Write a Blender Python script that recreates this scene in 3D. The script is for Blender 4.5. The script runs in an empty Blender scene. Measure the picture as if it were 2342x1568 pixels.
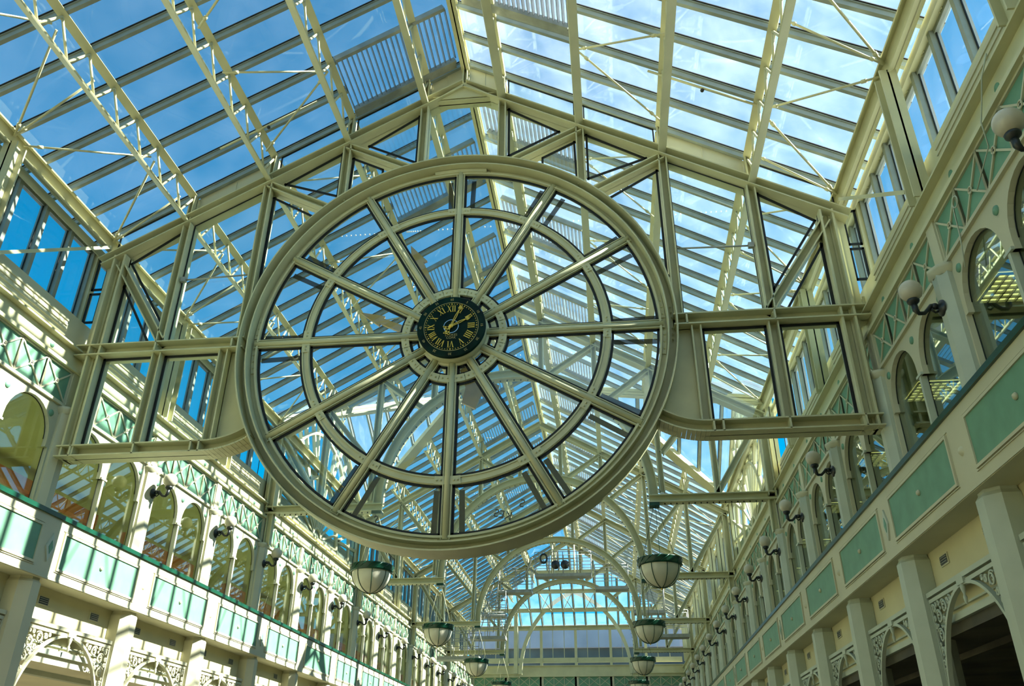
import bpy, math, random
from mathutils import Vector, Matrix
random.seed(7)
S = bpy.context.scene
C = S.collection
pi = math.pi
# ------------------------------------------------------------ camera
W_, H_ = 2342, 1568
cam = bpy.data.cameras.new('camera'); camo = bpy.data.objects.new('camera', cam); C.objects.link(camo)
yaw, pit, rol = -0.11837985527615995, 0.4953130941312787, 0.006042974919174778
fw = Vector((math.sin(yaw)*math.cos(pit), math.cos(yaw)*math.cos(pit), math.sin(pit)))
r_ = Vector((math.cos(yaw), -math.sin(yaw), 0)); u_ = r_.cross(fw)
r2 = r_*math.cos(rol)+u_*math.sin(rol); u2 = -r_*math.sin(rol)+u_*math.cos(rol)
M = Matrix((r2, u2, -fw)).transposed().to_4x4(); M.translation = Vector((2.06017, -10.27851, -5.75635))
camo.matrix_world = M
cam.sensor_width = 36; cam.lens = 1885.385/W_*36; cam.clip_start = .05; cam.clip_end = 1000
S.camera = camo
# ------------------------------------------------------------ world, sun, exposure
w = bpy.data.worlds.new('sky'); S.world = w; w.use_nodes = True
nt = w.node_tree; nt.nodes.clear()
sky = nt.nodes.new('ShaderNodeTexSky'); sky.sky_type = 'NISHITA'
SUN_EL = math.radians(39.7); SUN_AZ = math.radians(88)      # azimuth from +Y towards +X
sky.sun_disc = False; sky.sun_elevation = SUN_EL; sky.sun_rotation = SUN_AZ
sky.air_density = 1.0; sky.dust_density = .25; sky.ozone_density = 3.0; sky.altitude = 0
hs = nt.nodes.new('ShaderNodeHueSaturation'); hs.inputs['Saturation'].default_value = 1.72; hs.inputs['Hue'].default_value = .477
bg = nt.nodes.new('ShaderNodeBackground'); bg.inputs['Strength'].default_value = .31
out = nt.nodes.new('ShaderNodeOutputWorld')
nt.links.new(sky.outputs[0], hs.inputs['Color']); nt.links.new(hs.outputs[0], bg.inputs['Color']); nt.links.new(bg.outputs[0], out.inputs['Surface'])
sl = bpy.data.lights.new('sun', 'SUN'); sl.energy = 44.0; sl.angle = math.radians(.6); sl.color = (1, .95, .82)
so = bpy.data.objects.new('sun', sl); C.objects.link(so)
sd = Vector((math.sin(SUN_AZ)*math.cos(SUN_EL), math.cos(SUN_AZ)*math.cos(SUN_EL), math.sin(SUN_EL)))
so.rotation_euler = sd.to_track_quat('Z', 'Y').to_euler(); so.location = (40, 0, 40)
S.view_settings.view_transform = 'Standard'; S.view_settings.look = 'None'
S.view_settings.gamma = 1; S.view_settings.exposure = -0.5; S.view_settings.use_curve_mapping = False
# ------------------------------------------------------------ materials
def mat(name, col, rough=.6, metal=0, noise=.06, scale=3, bump=0, emit=None, spec=.5):
    m = bpy.data.materials.new(name); m.use_nodes = True; t = m.node_tree; b = t.nodes['Principled BSDF']
    b.inputs['Roughness'].default_value = rough; b.inputs['Metallic'].default_value = metal
    b.inputs['Specular IOR Level'].default_value = spec
    tc = t.nodes.new('ShaderNodeTexCoord'); n = t.nodes.new('ShaderNodeTexNoise'); n.inputs['Scale'].default_value = scale; n.inputs['Detail'].default_value = 5
    t.links.new(tc.outputs['Object'], n.inputs['Vector'])
    r = t.nodes.new('ShaderNodeValToRGB'); r.color_ramp.elements[0].position = .35; r.color_ramp.elements[1].position = .7
    r.color_ramp.elements[0].color = tuple(c*(1-noise*2) for c in col)+(1,); r.color_ramp.elements[1].color = tuple(min(1, c*(1+noise)) for c in col)+(1,)
    t.links.new(n.outputs['Fac'], r.inputs['Fac']); t.links.new(r.outputs['Color'], b.inputs['Base Color'])
    if bump:
        bp = t.nodes.new('ShaderNodeBump'); bp.inputs['Strength'].default_value = bump; bp.inputs['Distance'].default_value = .01
        n2 = t.nodes.new('ShaderNodeTexNoise'); n2.inputs['Scale'].default_value = 40
        t.links.new(tc.outputs['Object'], n2.inputs['Vector']); t.links.new(n2.outputs['Fac'], bp.inputs['Height']); t.links.new(bp.outputs[0], b.inputs['Normal'])
    if emit: b.inputs['Emission Color'].default_value = emit[0]+(1,); b.inputs['Emission Strength'].default_value = emit[1]
    return m
def glass(name, tint, refl=.04, dirt=0, dirtcol=(.9, .95, 1), rough=0.0, edge=1.0):
    m = bpy.data.materials.new(name); m.use_nodes = True; t = m.node_tree; t.nodes.clear()
    o = t.nodes.new('ShaderNodeOutputMaterial'); tr = t.nodes.new('ShaderNodeBsdfTransparent'); tr.inputs['Color'].default_value = tint+(1,)
    gl = t.nodes.new('ShaderNodeBsdfGlossy'); gl.inputs['Roughness'].default_value = rough; gl.inputs['Color'].default_value = (.95, 1, .97, 1)
    fr = t.nodes.new('ShaderNodeFresnel'); ge = t.nodes.new('ShaderNodeNewGeometry')
    io = t.nodes.new('ShaderNodeMath'); io.operation = 'MULTIPLY_ADD'; io.inputs[1].default_value = 1/1.5-1.5; io.inputs[2].default_value = 1.5   # same fresnel from both faces of a thin pane
    t.links.new(ge.outputs['Backfacing'], io.inputs[0]); t.links.new(io.outputs[0], fr.inputs['IOR'])
    ad = t.nodes.new('ShaderNodeMath'); ad.operation = 'MULTIPLY_ADD'; ad.inputs[1].default_value = edge; ad.inputs[2].default_value = refl; ad.use_clamp = True
    t.links.new(fr.outputs[0], ad.inputs[0])
    mx = t.nodes.new('ShaderNodeMixShader'); t.links.new(ad.outputs[0], mx.inputs[0]); t.links.new(tr.outputs[0], mx.inputs[1]); t.links.new(gl.outputs[0], mx.inputs[2])
    last = mx
    if dirt:
        tl = t.nodes.new('ShaderNodeBsdfTranslucent'); tl.inputs['Color'].default_value = dirtcol+(1,)
        tc = t.nodes.new('ShaderNodeTexCoord'); n = t.nodes.new('ShaderNodeTexNoise'); n.inputs['Scale'].default_value = 1.3; n.inputs['Detail'].default_value = 8
        t.links.new(tc.outputs['Object'], n.inputs['Vector'])
        mr = t.nodes.new('ShaderNodeMapRange'); mr.inputs['From Min'].default_value = .3; mr.inputs['From Max'].default_value = .75
        mr.inputs['To Min'].default_value = dirt*.55; mr.inputs['To Max'].default_value = dirt*1.5
        t.links.new(n.outputs['Fac'], mr.inputs['Value'])
        m2 = t.nodes.new('ShaderNodeMixShader'); t.links.new(mr.outputs[0], m2.inputs[0]); t.links.new(mx.outputs[0], m2.inputs[1]); t.links.new(tl.outputs[0], m2.inputs[2]); last = m2
    t.links.new(last.outputs[0], o.inputs['Surface'])
    return m
CREAM = mat('cream_paint', (.56, .54, .325), .45, noise=.05, scale=2.2, bump=.05)
WALL = mat('cream_wall_paint', (.52, .50, .34), .6, noise=.04, scale=1.2)
YELLOW = mat('pale_yellow_plaster', (.60, .55, .32), .7, noise=.04, scale=1.5)
GREEN = mat('sage_green_panel', (.135, .30, .19), .55, noise=.06, scale=4)
PALEGREEN = mat('pale_grey_green_paint', (.46, .50, .39), .5, noise=.04, scale=3)
DGREEN = mat('dark_green_enamel', (.003, .05, .025), .3, noise=.1, scale=6)
DIAL = mat('bottle_green_dial', (.002, .018, .011), .45, noise=.25, scale=5, spec=.12)
IRON = mat('black_iron', (.012, .016, .014), .35, noise=.1, scale=8)
GASKET = mat('black_gasket', (.004, .005, .005), .6, noise=.05)
ALU = mat('grey_aluminium_bar', (.27, .30, .26), .4, .1, noise=.06, scale=5)
GREYM = mat('grey_steel', (.33, .34, .30), .45, .3, noise=.1, scale=5)
LOUV = mat('grey_louvre_metal', (.20, .21, .22), .4, .3, noise=.08, scale=6)
DARK = mat('dark_bronze_strap', (.05, .036, .014), .9, noise=.1, spec=.05)
GOLD = mat('gold_leaf', (.85, .56, .08), .35, .35, noise=.08, scale=9)
PGOLD = mat('dull_gold_lettering', (.40, .33, .12), .5, .1, noise=.1, scale=9)
TAN = mat('tan_enamel', (.62, .40, .13), .5, noise=.06, scale=5)
GLOBE = mat('opal_globe_glass', (.52, .48, .36), .25, noise=.03, scale=4)
BOWL = mat('opal_bowl_glass', (.62, .59, .45), .16, noise=.04, scale=4)
SILVER = mat('silver_ring', (.7, .72, .75), .2, .8, noise=.03)
FLOOR = mat('beige_stone_floor', (.20, .17, .11), .45, noise=.08, scale=1.5)
CEIL = mat('cream_corridor_ceiling', (.72, .68, .48), .6, noise=.04, scale=1.5)
ORANGE = mat('orange_shopfront', (.75, .16, .03), .5, noise=.06, scale=3)
DARKIN = mat('shaded_interior_brown', (.10, .085, .05), .7, noise=.3, scale=1.2)  # shade put into the colour of the right-hand interior surfaces
SLATE = mat('lilac_grey_cladding', (.52, .49, .58), .6, noise=.1, scale=.6)
ROOFING = mat('pale_flat_roofing', (.25, .25, .24), .8, noise=.1, scale=.8)
LIGHT = mat('ceiling_light_diffuser', (1, .9, .55), .5, noise=.01, emit=((1, .85, .35), 5))
GLASS = glass('clear_screen_glass', (.94, .98, .97), refl=0.02, dirt=.012, edge=.6)
RGLASS = glass('dusty_roof_glass', (.93, .97, 1.0), refl=.0, dirt=.036, edge=.5)
CGLASS = glass('clerestory_glass', (.90, .96, .98), refl=.0, dirt=.012, edge=.3)
WGLASS = glass('tinted_window_glass', (.62, .72, .62), refl=.2, edge=.9)
WGLASS2 = glass('clear_gallery_glass', (.80, .86, .74), refl=.05, edge=.8)
# ------------------------------------------------------------ mesh builder
class MB:
    def __init__(s): s.v = []; s.f = []; s.sm = []
    def add(s, vs, fs, smooth=False):
        o = len(s.v); s.v += [tuple(p) for p in vs]; s.f += [tuple(i+o for i in f) for f in fs]; s.sm += [smooth]*len(fs); return s
    def box(s, x0, x1, y0, y1, z0, z1):
        v = [(x, y, z) for z in (z0, z1) for y in (y0, y1) for x in (x0, x1)]
        return s.add(v, [(0, 2, 3, 1), (4, 5, 7, 6), (0, 1, 5, 4), (2, 6, 7, 3), (0, 4, 6, 2), (1, 3, 7, 5)])
    def bar(s, p, q, w, h, up=(0, 0, 1)):
        p, q = Vector(p), Vector(q); d = (q-p).normalized(); sd_ = d.cross(Vector(up))
        if sd_.length < 1e-4: sd_ = d.cross(Vector((1, 0, 0)))
        sd_.normalize(); n = sd_.cross(d).normalized()
        v = [e+sd_*(a*w/2)+n*(b*h/2) for e in (p, q) for a, b in ((-1, -1), (1, -1), (1, 1), (-1, 1))]
        return s.add(v, [(0, 1, 2, 3), (4, 7, 6, 5), (0, 4, 5, 1), (1, 5, 6, 2), (2, 6, 7, 3), (3, 7, 4, 0)])
    def ibeam(s, p, q, h, w, t=.02, nrm=(0, 1, 0)):
        # web plane contains p-q and is perpendicular to nrm; flanges w wide along nrm, h apart
        p, q = Vector(p), Vector(q); n = Vector(nrm).normalized(); d = (q-p).normalized(); u = n.cross(d).normalized()
        s.bar(p, q, t, h, u)
        for e in (-1, 1): s.bar(p+u*(e*(h-t)/2), q+u*(e*(h-t)/2), w, t, u)
        return s
    def tube(s, p, q, r, n=8, r2=None):
        p, q = Vector(p), Vector(q); r2 = r if r2 is None else r2; d = (q-p).normalized(); a = d.orthogonal().normalized(); b = d.cross(a)
        v = [e+(a*math.cos(2*pi*i/n)+b*math.sin(2*pi*i/n))*rr for e, rr in ((p, r), (q, r2)) for i in range(n)]
        o = len(s.v)
        s.add(v, [(i, (i+1) % n, n+(i+1) % n, n+i) for i in range(n)], True)
        s.f += [tuple(o+i for i in range(n))[::-1], tuple(o+n+i for i in range(n))]; s.sm += [False]*2
        return s
    def path(s, pts, r, n=6):
        pts = [Vector(p) for p in pts]; o = len(s.v); k = len(pts); ref = None
        for i, p in enumerate(pts):
            d = (pts[min(i+1, k-1)]-pts[max(i-1, 0)]).normalized()
            if ref is None: ref = d.orthogonal().normalized()
            a = (ref-d*ref.dot(d)).normalized(); ref = a; b = d.cross(a); rr = r(i/(k-1)) if callable(r) else r
            s.v += [tuple(p+(a*math.cos(2*pi*j/n)+b*math.sin(2*pi*j/n))*rr) for j in range(n)]
        for i in range(k-1):
            for j in range(n): s.f.append((o+i*n+j, o+i*n+(j+1) % n, o+(i+1)*n+(j+1) % n, o+(i+1)*n+j)); s.sm.append(True)
        s.f += [tuple(o+j for j in range(n))[::-1], tuple(o+(k-1)*n+j for j in range(n))]; s.sm += [False]*2
        return s
    def ring(s, R0, R1, y0, y1, a0=0, a1=2*pi, n=96, c=(0, 0)):
        full = abs(a1-a0-2*pi) < 1e-6; k = n if full else n+1; v = []
        for i in range(k):
            a = a0+(a1-a0)*i/n; ca, sa = math.cos(a), math.sin(a)
            for R, y in ((R0, y0), (R1, y0), (R1, y1), (R0, y1)): v.append((c[0]+R*ca, y, c[1]+R*sa))
        f = []
        for i in range(n):
            j = (i+1) % k
            for m in range(4): f.append((i*4+m, i*4+(m+1) % 4, j*4+(m+1) % 4, j*4+m))
        if not full: f += [(0, 1, 2, 3), tuple(4*(k-1)+m for m in (3, 2, 1, 0))]
        return s.add(v, f, False)
    def prism(s, pts, off):
        k = len(pts); off = Vector(off); v = [Vector(p) for p in pts]; v += [p+off for p in v]
        return s.add(v, [tuple(range(k)), tuple(range(2*k-1, k-1, -1))]+[(i, k+i, k+(i+1) % k, (i+1) % k) for i in range(k)])
    def lathe(s, prof, c, n=24, axis='z'):
        v = []; k = len(prof)
        for i in range(n):
            a = 2*pi*i/n
            for r, z in prof:
                x, y = r*math.cos(a), r*math.sin(a)
                v.append((c[0]+x, c[1]+y, c[2]+z) if axis == 'z' else (c[0]+x, c[1]+z, c[2]+y) if axis == 'y' else (c[0]+z, c[1]+x, c[2]+y))
        f = [(i*k+j, ((i+1) % n)*k+j, ((i+1) % n)*k+j+1, i*k+j+1) for i in range(n) for j in range(k-1)]
        return s.add(v, f, True)
    def sphere(s, c, r, n=16): return s.lathe([(max(1e-4, r*math.sin(pi*i/n)), -r*math.cos(pi*i/n)) for i in range(n+1)], c, n*3//2)
    def mesh(s, name, m, o):
        me = bpy.data.meshes.new(name); me.from_pydata([(a-o[0], b-o[1], c-o[2]) for a, b, c in s.v], [], s.f)
        me.polygons.foreach_set('use_smooth', s.sm); me.materials.append(m); me.update(); return me
ORG = {}
def part(name, mb, m, parent, label=None, stuff=False):
    o = bpy.data.objects.new(name, mb.mesh(name, m, ORG[parent])); C.objects.link(o); o.parent = parent; ORG[o] = ORG[parent]
    if label: o['label'] = label
    if stuff: o['kind'] = 'stuff'
    return o
def thing(name, label, cat, loc, group=None):
    o = bpy.data.objects.new(name, None); C.objects.link(o); o.location = loc; ORG[o] = tuple(loc); o.empty_display_size = .2
    o['label'] = label; o['category'] = cat
    if group: o['group'] = group
    return o
def single(name, mb, m, label, cat, loc=(0, 0, 0), group=None):
    o = bpy.data.objects.new(name, mb.mesh(name, m, loc)); C.objects.link(o); o.location = loc; ORG[o] = tuple(loc)
    o['label'] = label; o['category'] = cat
    if group: o['group'] = group
    return o
def struct(name, mb, m, loc=(0, 0, 0)):
    o = bpy.data.objects.new(name, mb.mesh(name, m, loc)); C.objects.link(o); o.location = loc; ORG[o] = tuple(loc); o['kind'] = 'structure'; return o
def copyt(o, d=(0, 0, 0), label=None, parent=None):
    c = o.copy(); C.objects.link(c)
    if parent: c.parent = parent
    else:
        c.location = Vector(o.location)+Vector(d); ORG[c] = tuple(c.location)
    if label: c['label'] = label
    for ch in list(o.children): copyt(ch, parent=c)
    return c
ORDS = ['first', 'second', 'third', 'fourth', 'fifth', 'sixth', 'seventh', 'eighth', 'ninth', 'tenth', 'eleventh', 'twelfth', 'thirteenth', 'fourteenth', 'fifteenth', 'sixteenth', 'seventeenth', 'eighteenth', 'nineteenth', 'twentieth']
SIDE = {-1: 'left', 1: 'right'}
def along(i): return 'nearest' if i == 0 else ORDS[i]
SL = .574; ZR = 5.55
def zr(x): return ZR-SL*abs(x)
NODES = [.655, 1.93, 3.205, 4.49, 5.72]
CH = lambda x: 4.86-.562*abs(x)       # centreline of the truss top chord
def P3(x, z, y=0): return (x, y, z)

# ------------------------------------------------------------ setting: floor, wall shells
struct('floor', MB().box(-14, 14, -14, 42, -7.6, -7.4), FLOOR)
struct('outside_ground', MB().box(-150, 150, -100, 160, -7.9, -7.7), ROOFING)
struct('wall_front_added', MB().prism([(-10, -13.6, -7.4), (10, -13.6, -7.4), (10, -13.6, .3), (6.2, -13.6, 2), (0, -13.6, 5.6), (-6.2, -13.6, 2), (-10, -13.6, .3)], (0, -.2, 0)), WALL)  # unseen wall added behind the camera to keep bare sky out of reflections
Y0, Y1 = -7.5, 37.5
for s in (-1, 1):
    sn = SIDE[s]
    def X(a, b): return (s*a, s*b) if s > 0 else (s*b, s*a)
    # upper corridor shell
    struct('floor_gallery_'+sn, MB().box(*X(5.9, 10.5), -12.5, 40, -3.32, -3.0), CREAM)
    struct('ceiling_gallery_'+sn, MB().box(*X(5.95, 10.5), -12.5, 40, -.75, -.6), CEIL)
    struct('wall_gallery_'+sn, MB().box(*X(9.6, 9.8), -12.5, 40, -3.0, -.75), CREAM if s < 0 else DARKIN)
    struct('roof_flat_'+sn, MB().box(*X(6.2, 12), -12.5, 40, -.45, .35), ROOFING)
    # lower arcade shell
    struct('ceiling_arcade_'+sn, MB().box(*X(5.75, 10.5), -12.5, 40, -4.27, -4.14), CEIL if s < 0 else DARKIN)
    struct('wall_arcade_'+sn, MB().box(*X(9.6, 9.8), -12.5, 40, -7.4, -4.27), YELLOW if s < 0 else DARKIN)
    # yellow wall band under the parapet soffit
    struct('wall_'+sn, MB().box(*X(5.75, 5.92), -12.5, 37.5, -4.14, -3.33), YELLOW)
    m = MB().box(*X(5.70, 5.75), -12.5, 37.5, -4.16, -4.09).box(*X(5.72, 5.75), -12.5, 37.5, -4.04, -4.02)
    struct('trim_'+('1' if s < 0 else '2'), m, PALEGREEN)
    # longitudinal cornice girder
    m = MB().box(*X(5.66, 5.84), Y0-5, 37.5, -.02, .005).box(*X(5.76, 5.80), Y0-5, 37.5, -.30, -.02).box(*X(5.67, 5.82), Y0-5, 37.5, -.35, -.30)
    single('cornice_girder', m, CREAM, 'long cream steel girder running along the top of the '+sn+' wall', 'girder', (s*5.7, 15, 0))
    # eave beams
    m = MB().ibeam((s*5.74, Y0-5, 2.0), (s*5.74, 37.4, 2.0), .2, .16, .02, (s, 0, .4))
    single('eave_purlin', m, CREAM, 'plain cream inner eave beam along the foot of the '+sn+' roof slope', 'beam', (s*5.74, 15, 2.0))
    m = MB().bar((s*6.0, Y0-5, 1.92), (s*6.0, 37.4, 1.92), .17, .02).bar((s*5.92, Y0-5, 1.87), (s*5.92, 37.4, 1.87), .02, .14)
    for k in range(72):
        for a in (-.03, .03):
            for b in (-.04, .04): m.lathe([(1e-4, -.012), (.012, -.012), (.012, 0)], (s*6.0+b, Y0+.3+k*.625+a, 1.91), 6)
    single('eave_channel', m, CREAM, 'bolted cream outer eave channel above the '+sn+' clerestory windows', 'beam', (s*6.0, 15, 1.92))
    single('clerestory_sill', MB().box(*X(5.88, 6.2), Y0-5, 37.5, .5, .56).box(*X(5.86, 5.90), Y0-5, 37.5, .005, .56), CREAM if s > 0 else WALL, 'cream sill board under the '+sn+' clerestory windows', 'sill', (s*6.0, 15, .55))

# ------------------------------------------------------------ roof glazing by bays
def bar_roof(mb, mg, p, q):
    # aluminium glazing bar below glass with black gasket on top; p,q on the glass plane
    p, q = Vector(p), Vector(q); d = (q-p).normalized(); n = Vector((0, 1, 0)) if abs(d.y) < .1 else Vector((1, 0, 0))
    u = n.cross(d); u = u if u.z > 0 else -u
    mb.bar(p-u*.055, q-u*.055, .055, .085, u); mb.bar(p-u*.012, q-u*.012, .085, .018, u)
    mg.bar(p+u*.004, q+u*.004, .115, .012, u)
HIP = 31.8
BAYS = [(-13.6, -7.5), (-7.5, 0), (0, 7.5), (7.5, 15), (15, 22.5), (22.5, 30), (30, 37.5)]
BAYN = ['behind the camera', 'in front of the clock screen', 'between clock screen and first arch', 'between first and second arches', 'between second and third arches', 'between third and fourth arches', 'between fourth arch and end wall']
def xmax(y):
    if 7.5 < y < 15: return 5.8-min(y-7.5, 15-y)
    return 6.2
def xmin(y): return max(.06, y-HIP) if y > HIP else .06
for bi, (a, b) in enumerate(BAYS):
    for s in (-1, 1):
        t = thing('roof_glazing', 'sloping glass roof of the %s slope %s' % (SIDE[s], BAYN[bi]), 'skylight', (s*3, (a+b)/2, zr(3)))
        if bi == 3: pts = [(.06, a), (5.8, a), (2.05, 11.25), (5.8, b), (.06, b)]
        elif bi == 6: pts = [(.06, a), (6.2, a), (6.2, b), (b-HIP, b), (.06, HIP+.06)]
        else: pts = [(.06, a), (6.2, a), (6.2, b), (.06, b)]
        pts = [(s*x, y, zr(x)) for x, y in pts]
        if s < 0: pts = pts[::-1]
        g = MB()
        if bi == 3:     # concave: three quads
            for q in ([(.06, a), (5.8, a), (2.05, 11.25), (.06, 11.25)], [(.06, 11.25), (2.05, 11.25), (5.8, b), (.06, b)]):
                g.prism([(s*x, y, zr(x)) for x, y in q], (0, 0, .012))
        else: g.prism(pts, (0, 0, .012))
        part('glass', g, RGLASS, t)
        n = int(round((b-a)/.625))
        for i in range(n+(1 if bi == 6 else 0)):
            y = a+i*.625
            if y < -8: continue
            x1, x0 = xmax(y+1e-6), xmin(y)
            q_ = (y-(-1.3 if s < 0 else -2.62)) % 3.125
            if 0 < q_ < 1.0 and y > -3 and y < 31: x0 = 1.9     # the louvre vents replace this stretch of glazing
            if x1-x0 < .3: continue
            mb, mg = MB(), MB(); bar_roof(mb, mg, (s*x0, y, zr(x0)), (s*x1, y, zr(x1)))
            gb = part('glazing_bar', mb, ALU, t); part('gasket', mg, GASKET, gb)
# hip end
t = thing('hip_end_glazing', 'sloping glass hip closing the far end of the roof', 'skylight', (0, 35, 3))
part('glass', MB().prism([(-5.9, 37.55, zr(5.8)), (5.9, 37.55, zr(5.8)), (0, HIP, ZR)], (0, 0, .012)), RGLASS, t)
for i in range(-9, 10):
    x = i*.6; mb, mg = MB(), MB(); bar_roof(mb, mg, (x, 37.5, zr(5.75)), (x, HIP+abs(x)+.1, zr(abs(x)+.1))); gb = part('glazing_bar', mb, ALU, t); part('gasket', mg, GASKET, gb)
for x in (1.93, 3.205, 4.49):
    y = HIP+x; part('cross_purlin', MB().ibeam((-x, y, zr(x)-.16), (x, y, zr(x)-.16), .16, .1, .02), CREAM, t)
    part('top_rail', MB().bar((-x, y, zr(x)-.05), (x, y, zr(x)-.05), .1, .03), CREAM, t)
for i in range(8):
    x = -2.4+i*.6
    part('bracing_rod', MB().tube((x, HIP+4.49, zr(4.49)-.2), (x+(.6 if i % 2 else -.6), HIP+3.205, zr(3.2)-.2), .018, 6), CREAM, t)
# transept glazing and fan gables
for s in (-1, 1):
    sn = SIDE[s]
    t = thing('cross_gable_glazing', 'small glass cross gable roof rising over the %s fan window' % sn, 'skylight', (s*4.5, 11.25, 3.2))
    zt = zr(5.8)
    for e in (-1, 1):
        ye = 11.25+e*3.75
        part('glass', MB().prism([(s*5.8, ye, zt), (s*6.3, ye, zt), (s*6.3, 11.25, zt+SL*3.75), (s*2.05, 11.25, zt+SL*3.75)], (0, 0, .012)), RGLASS, t)
        for i in range(7):
            x = 6.1-i*.6; d = 5.8-x
            if d < 0: d = 0
            mb, mg = MB(), MB(); bar_roof(mb, mg, (s*x, ye-e*d, zt+SL*d), (s*x, 11.25, zt+SL*3.75)); gb = part('glazing_bar', mb, ALU, t); part('gasket', mg, GASKET, gb)
        part('valley_beam', MB().ibeam((s*5.8, ye, zt-.12), (s*2.05, 11.25, zt+SL*3.75-.12), .2, .16, .02, (1, s*e, 0)), CREAM, t)
        part('valley_soffit', MB().bar((s*5.8, ye, zt-.24), (s*2.05, 11.25, zt+SL*3.75-.24), .3, .02), CREAM, t)
    part('ridge_beam', MB().ibeam((s*2.05, 11.25, zt+SL*3.75-.12), (s*6.3, 11.25, zt+SL*3.75-.12), .2, .12), CREAM, t)
    # fan window
    t = thing('fan_window', 'great %s fan window with radiating cream ribs between first and second arches' % sn, 'window', (s*5.85, 11.25, .15))
    xx = s*5.85; c0 = (11.25, .15)
    def pp(r, a): return (xx, c0[0]+r*math.cos(a), c0[1]+r*math.sin(a))
    def rim(a):   # distance to the gable outline
        r = .3
        while r < 5:
            y, z = r*math.cos(a), c0[1]+r*math.sin(a)
            if abs(y) > 3.6 or z > zt-.1+SL*(3.75-abs(y)): break
            r += .05
        return r
    part('glass', MB().prism([(xx, 7.6, .14), (xx, 14.9, .14), (xx, 14.9, zt), (xx, 11.25, zt+SL*3.75), (xx, 7.6, zt)], (s*.01, 0, 0)), CGLASS, t)
    part('hub_ring', MB().path([pp(.32, pi*i/16) for i in range(17)], .045), CREAM, t)
    part('inner_arch', MB().path([pp(1.7, pi*i/32) for i in range(33)], .07), CREAM, t)
    part('outer_arch', MB().path([pp(2.9, pi*i/40) for i in range(41)], .06), CREAM, t)
    for i in range(13):
        a = pi*(.03+.94*i/12); part('rib', MB().bar(pp(.34, a), pp(1.7, a), .06, .06, (1, 0, 0)), CREAM, t)
    for i in range(9):
        a = pi*(.08+.84*i/8)
        for e in (-.085, .085):
            part('petal_rib', MB().bar(pp(1.72, a), pp(rim(a+e), a+e), .08, .09, (1, 0, 0)), CREAM, t)
    for e in (-1, 1):
        part('jamb_post', MB().ibeam((xx, 11.25+e*3.6, .14), (xx, 11.25+e*3.6, zt), .26, .18, .02, (1, 0, 0)), CREAM, t)
        part('gable_rafter', MB().ibeam((xx, 11.25+e*3.7, zt-.1), (xx, 11.25, zt+SL*3.7-.1), .18, .16, .02, (1, 0, 0)), CREAM, t)
    part('sill', MB().box(min(xx-.1, xx+.1), max(xx-.1, xx+.1), 7.6, 14.9, .13, .2), CREAM, t)

# ------------------------------------------------------------ lattice purlins and ridge
def lattice(x, a, b, label):
    s = 1 if x > 0 else -1; zt_, zb = zr(x)-.11, CH(x)+.02
    t = thing('lattice_purlin', label, 'purlin', (x, (a+b)/2, zb))
    part('bottom_chord', MB().bar((x, a, zb), (x, b, zb), .03, .05, (s*-SL, 0, 1)).bar((x, a, zb-.025), (x, b, zb-.025), .145, .02, (s*-SL, 0, 1)), CREAM, t)
    part('top_chord', MB().bar((x, a, zt_), (x, b, zt_), .12, .03, (s*SL, 0, 1)), CREAM, t)
    n = max(1, int(round((b-a)/.625))); L = (b-a)/n; wb = MB()
    for i in range(n):
        y = a+i*L
        wb.tube((x, y, zt_-.03), (x, y+L*.5, zb), .019, 6); wb.tube((x, y+L*.5, zb), (x, y+L, zt_-.03), .019, 6)
    part('lattice_web', wb, CREAM, t)
    return t
PN = ['topmost', 'second highest', 'third highest', 'lowest']
for bi, (a, b) in enumerate(BAYS[1:], 1):
    for s in (-1, 1):
        for ni, x in enumerate(NODES[:4]):
            segs = [(a+.06, b-.06)]
            if bi == 3 and x > 2.05: segs = [(a+.06, a+5.8-x), (b-5.8+x, b-.06)]
            if bi == 6: segs = [(a+.06, HIP+x)]
            for k, (p, q) in enumerate(segs):
                if q-p < .5: continue
                lb = '%s cream lattice purlin, %s slope, %s' % (PN[ni], SIDE[s], BAYN[bi])
                if len(segs) > 1: lb = 'short %s lattice purlin, %s slope, from %s arch to the valley' % (PN[ni], SIDE[s], ['first', 'second'][k])
                lattice(s*x, p, q, lb)
for bi, (a, b) in enumerate(BAYS[1:], 1):
    b2 = min(b, HIP)
    m = MB().ibeam((0, a+.06, 5.36), (0, b2, 5.36), .22, .14, .02, (1, 0, 0))
    single('ridge_beam', m, CREAM, 'cream ridge beam at the roof apex %s' % BAYN[bi], 'beam', (0, (a+b2)/2, 5.36))
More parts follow.
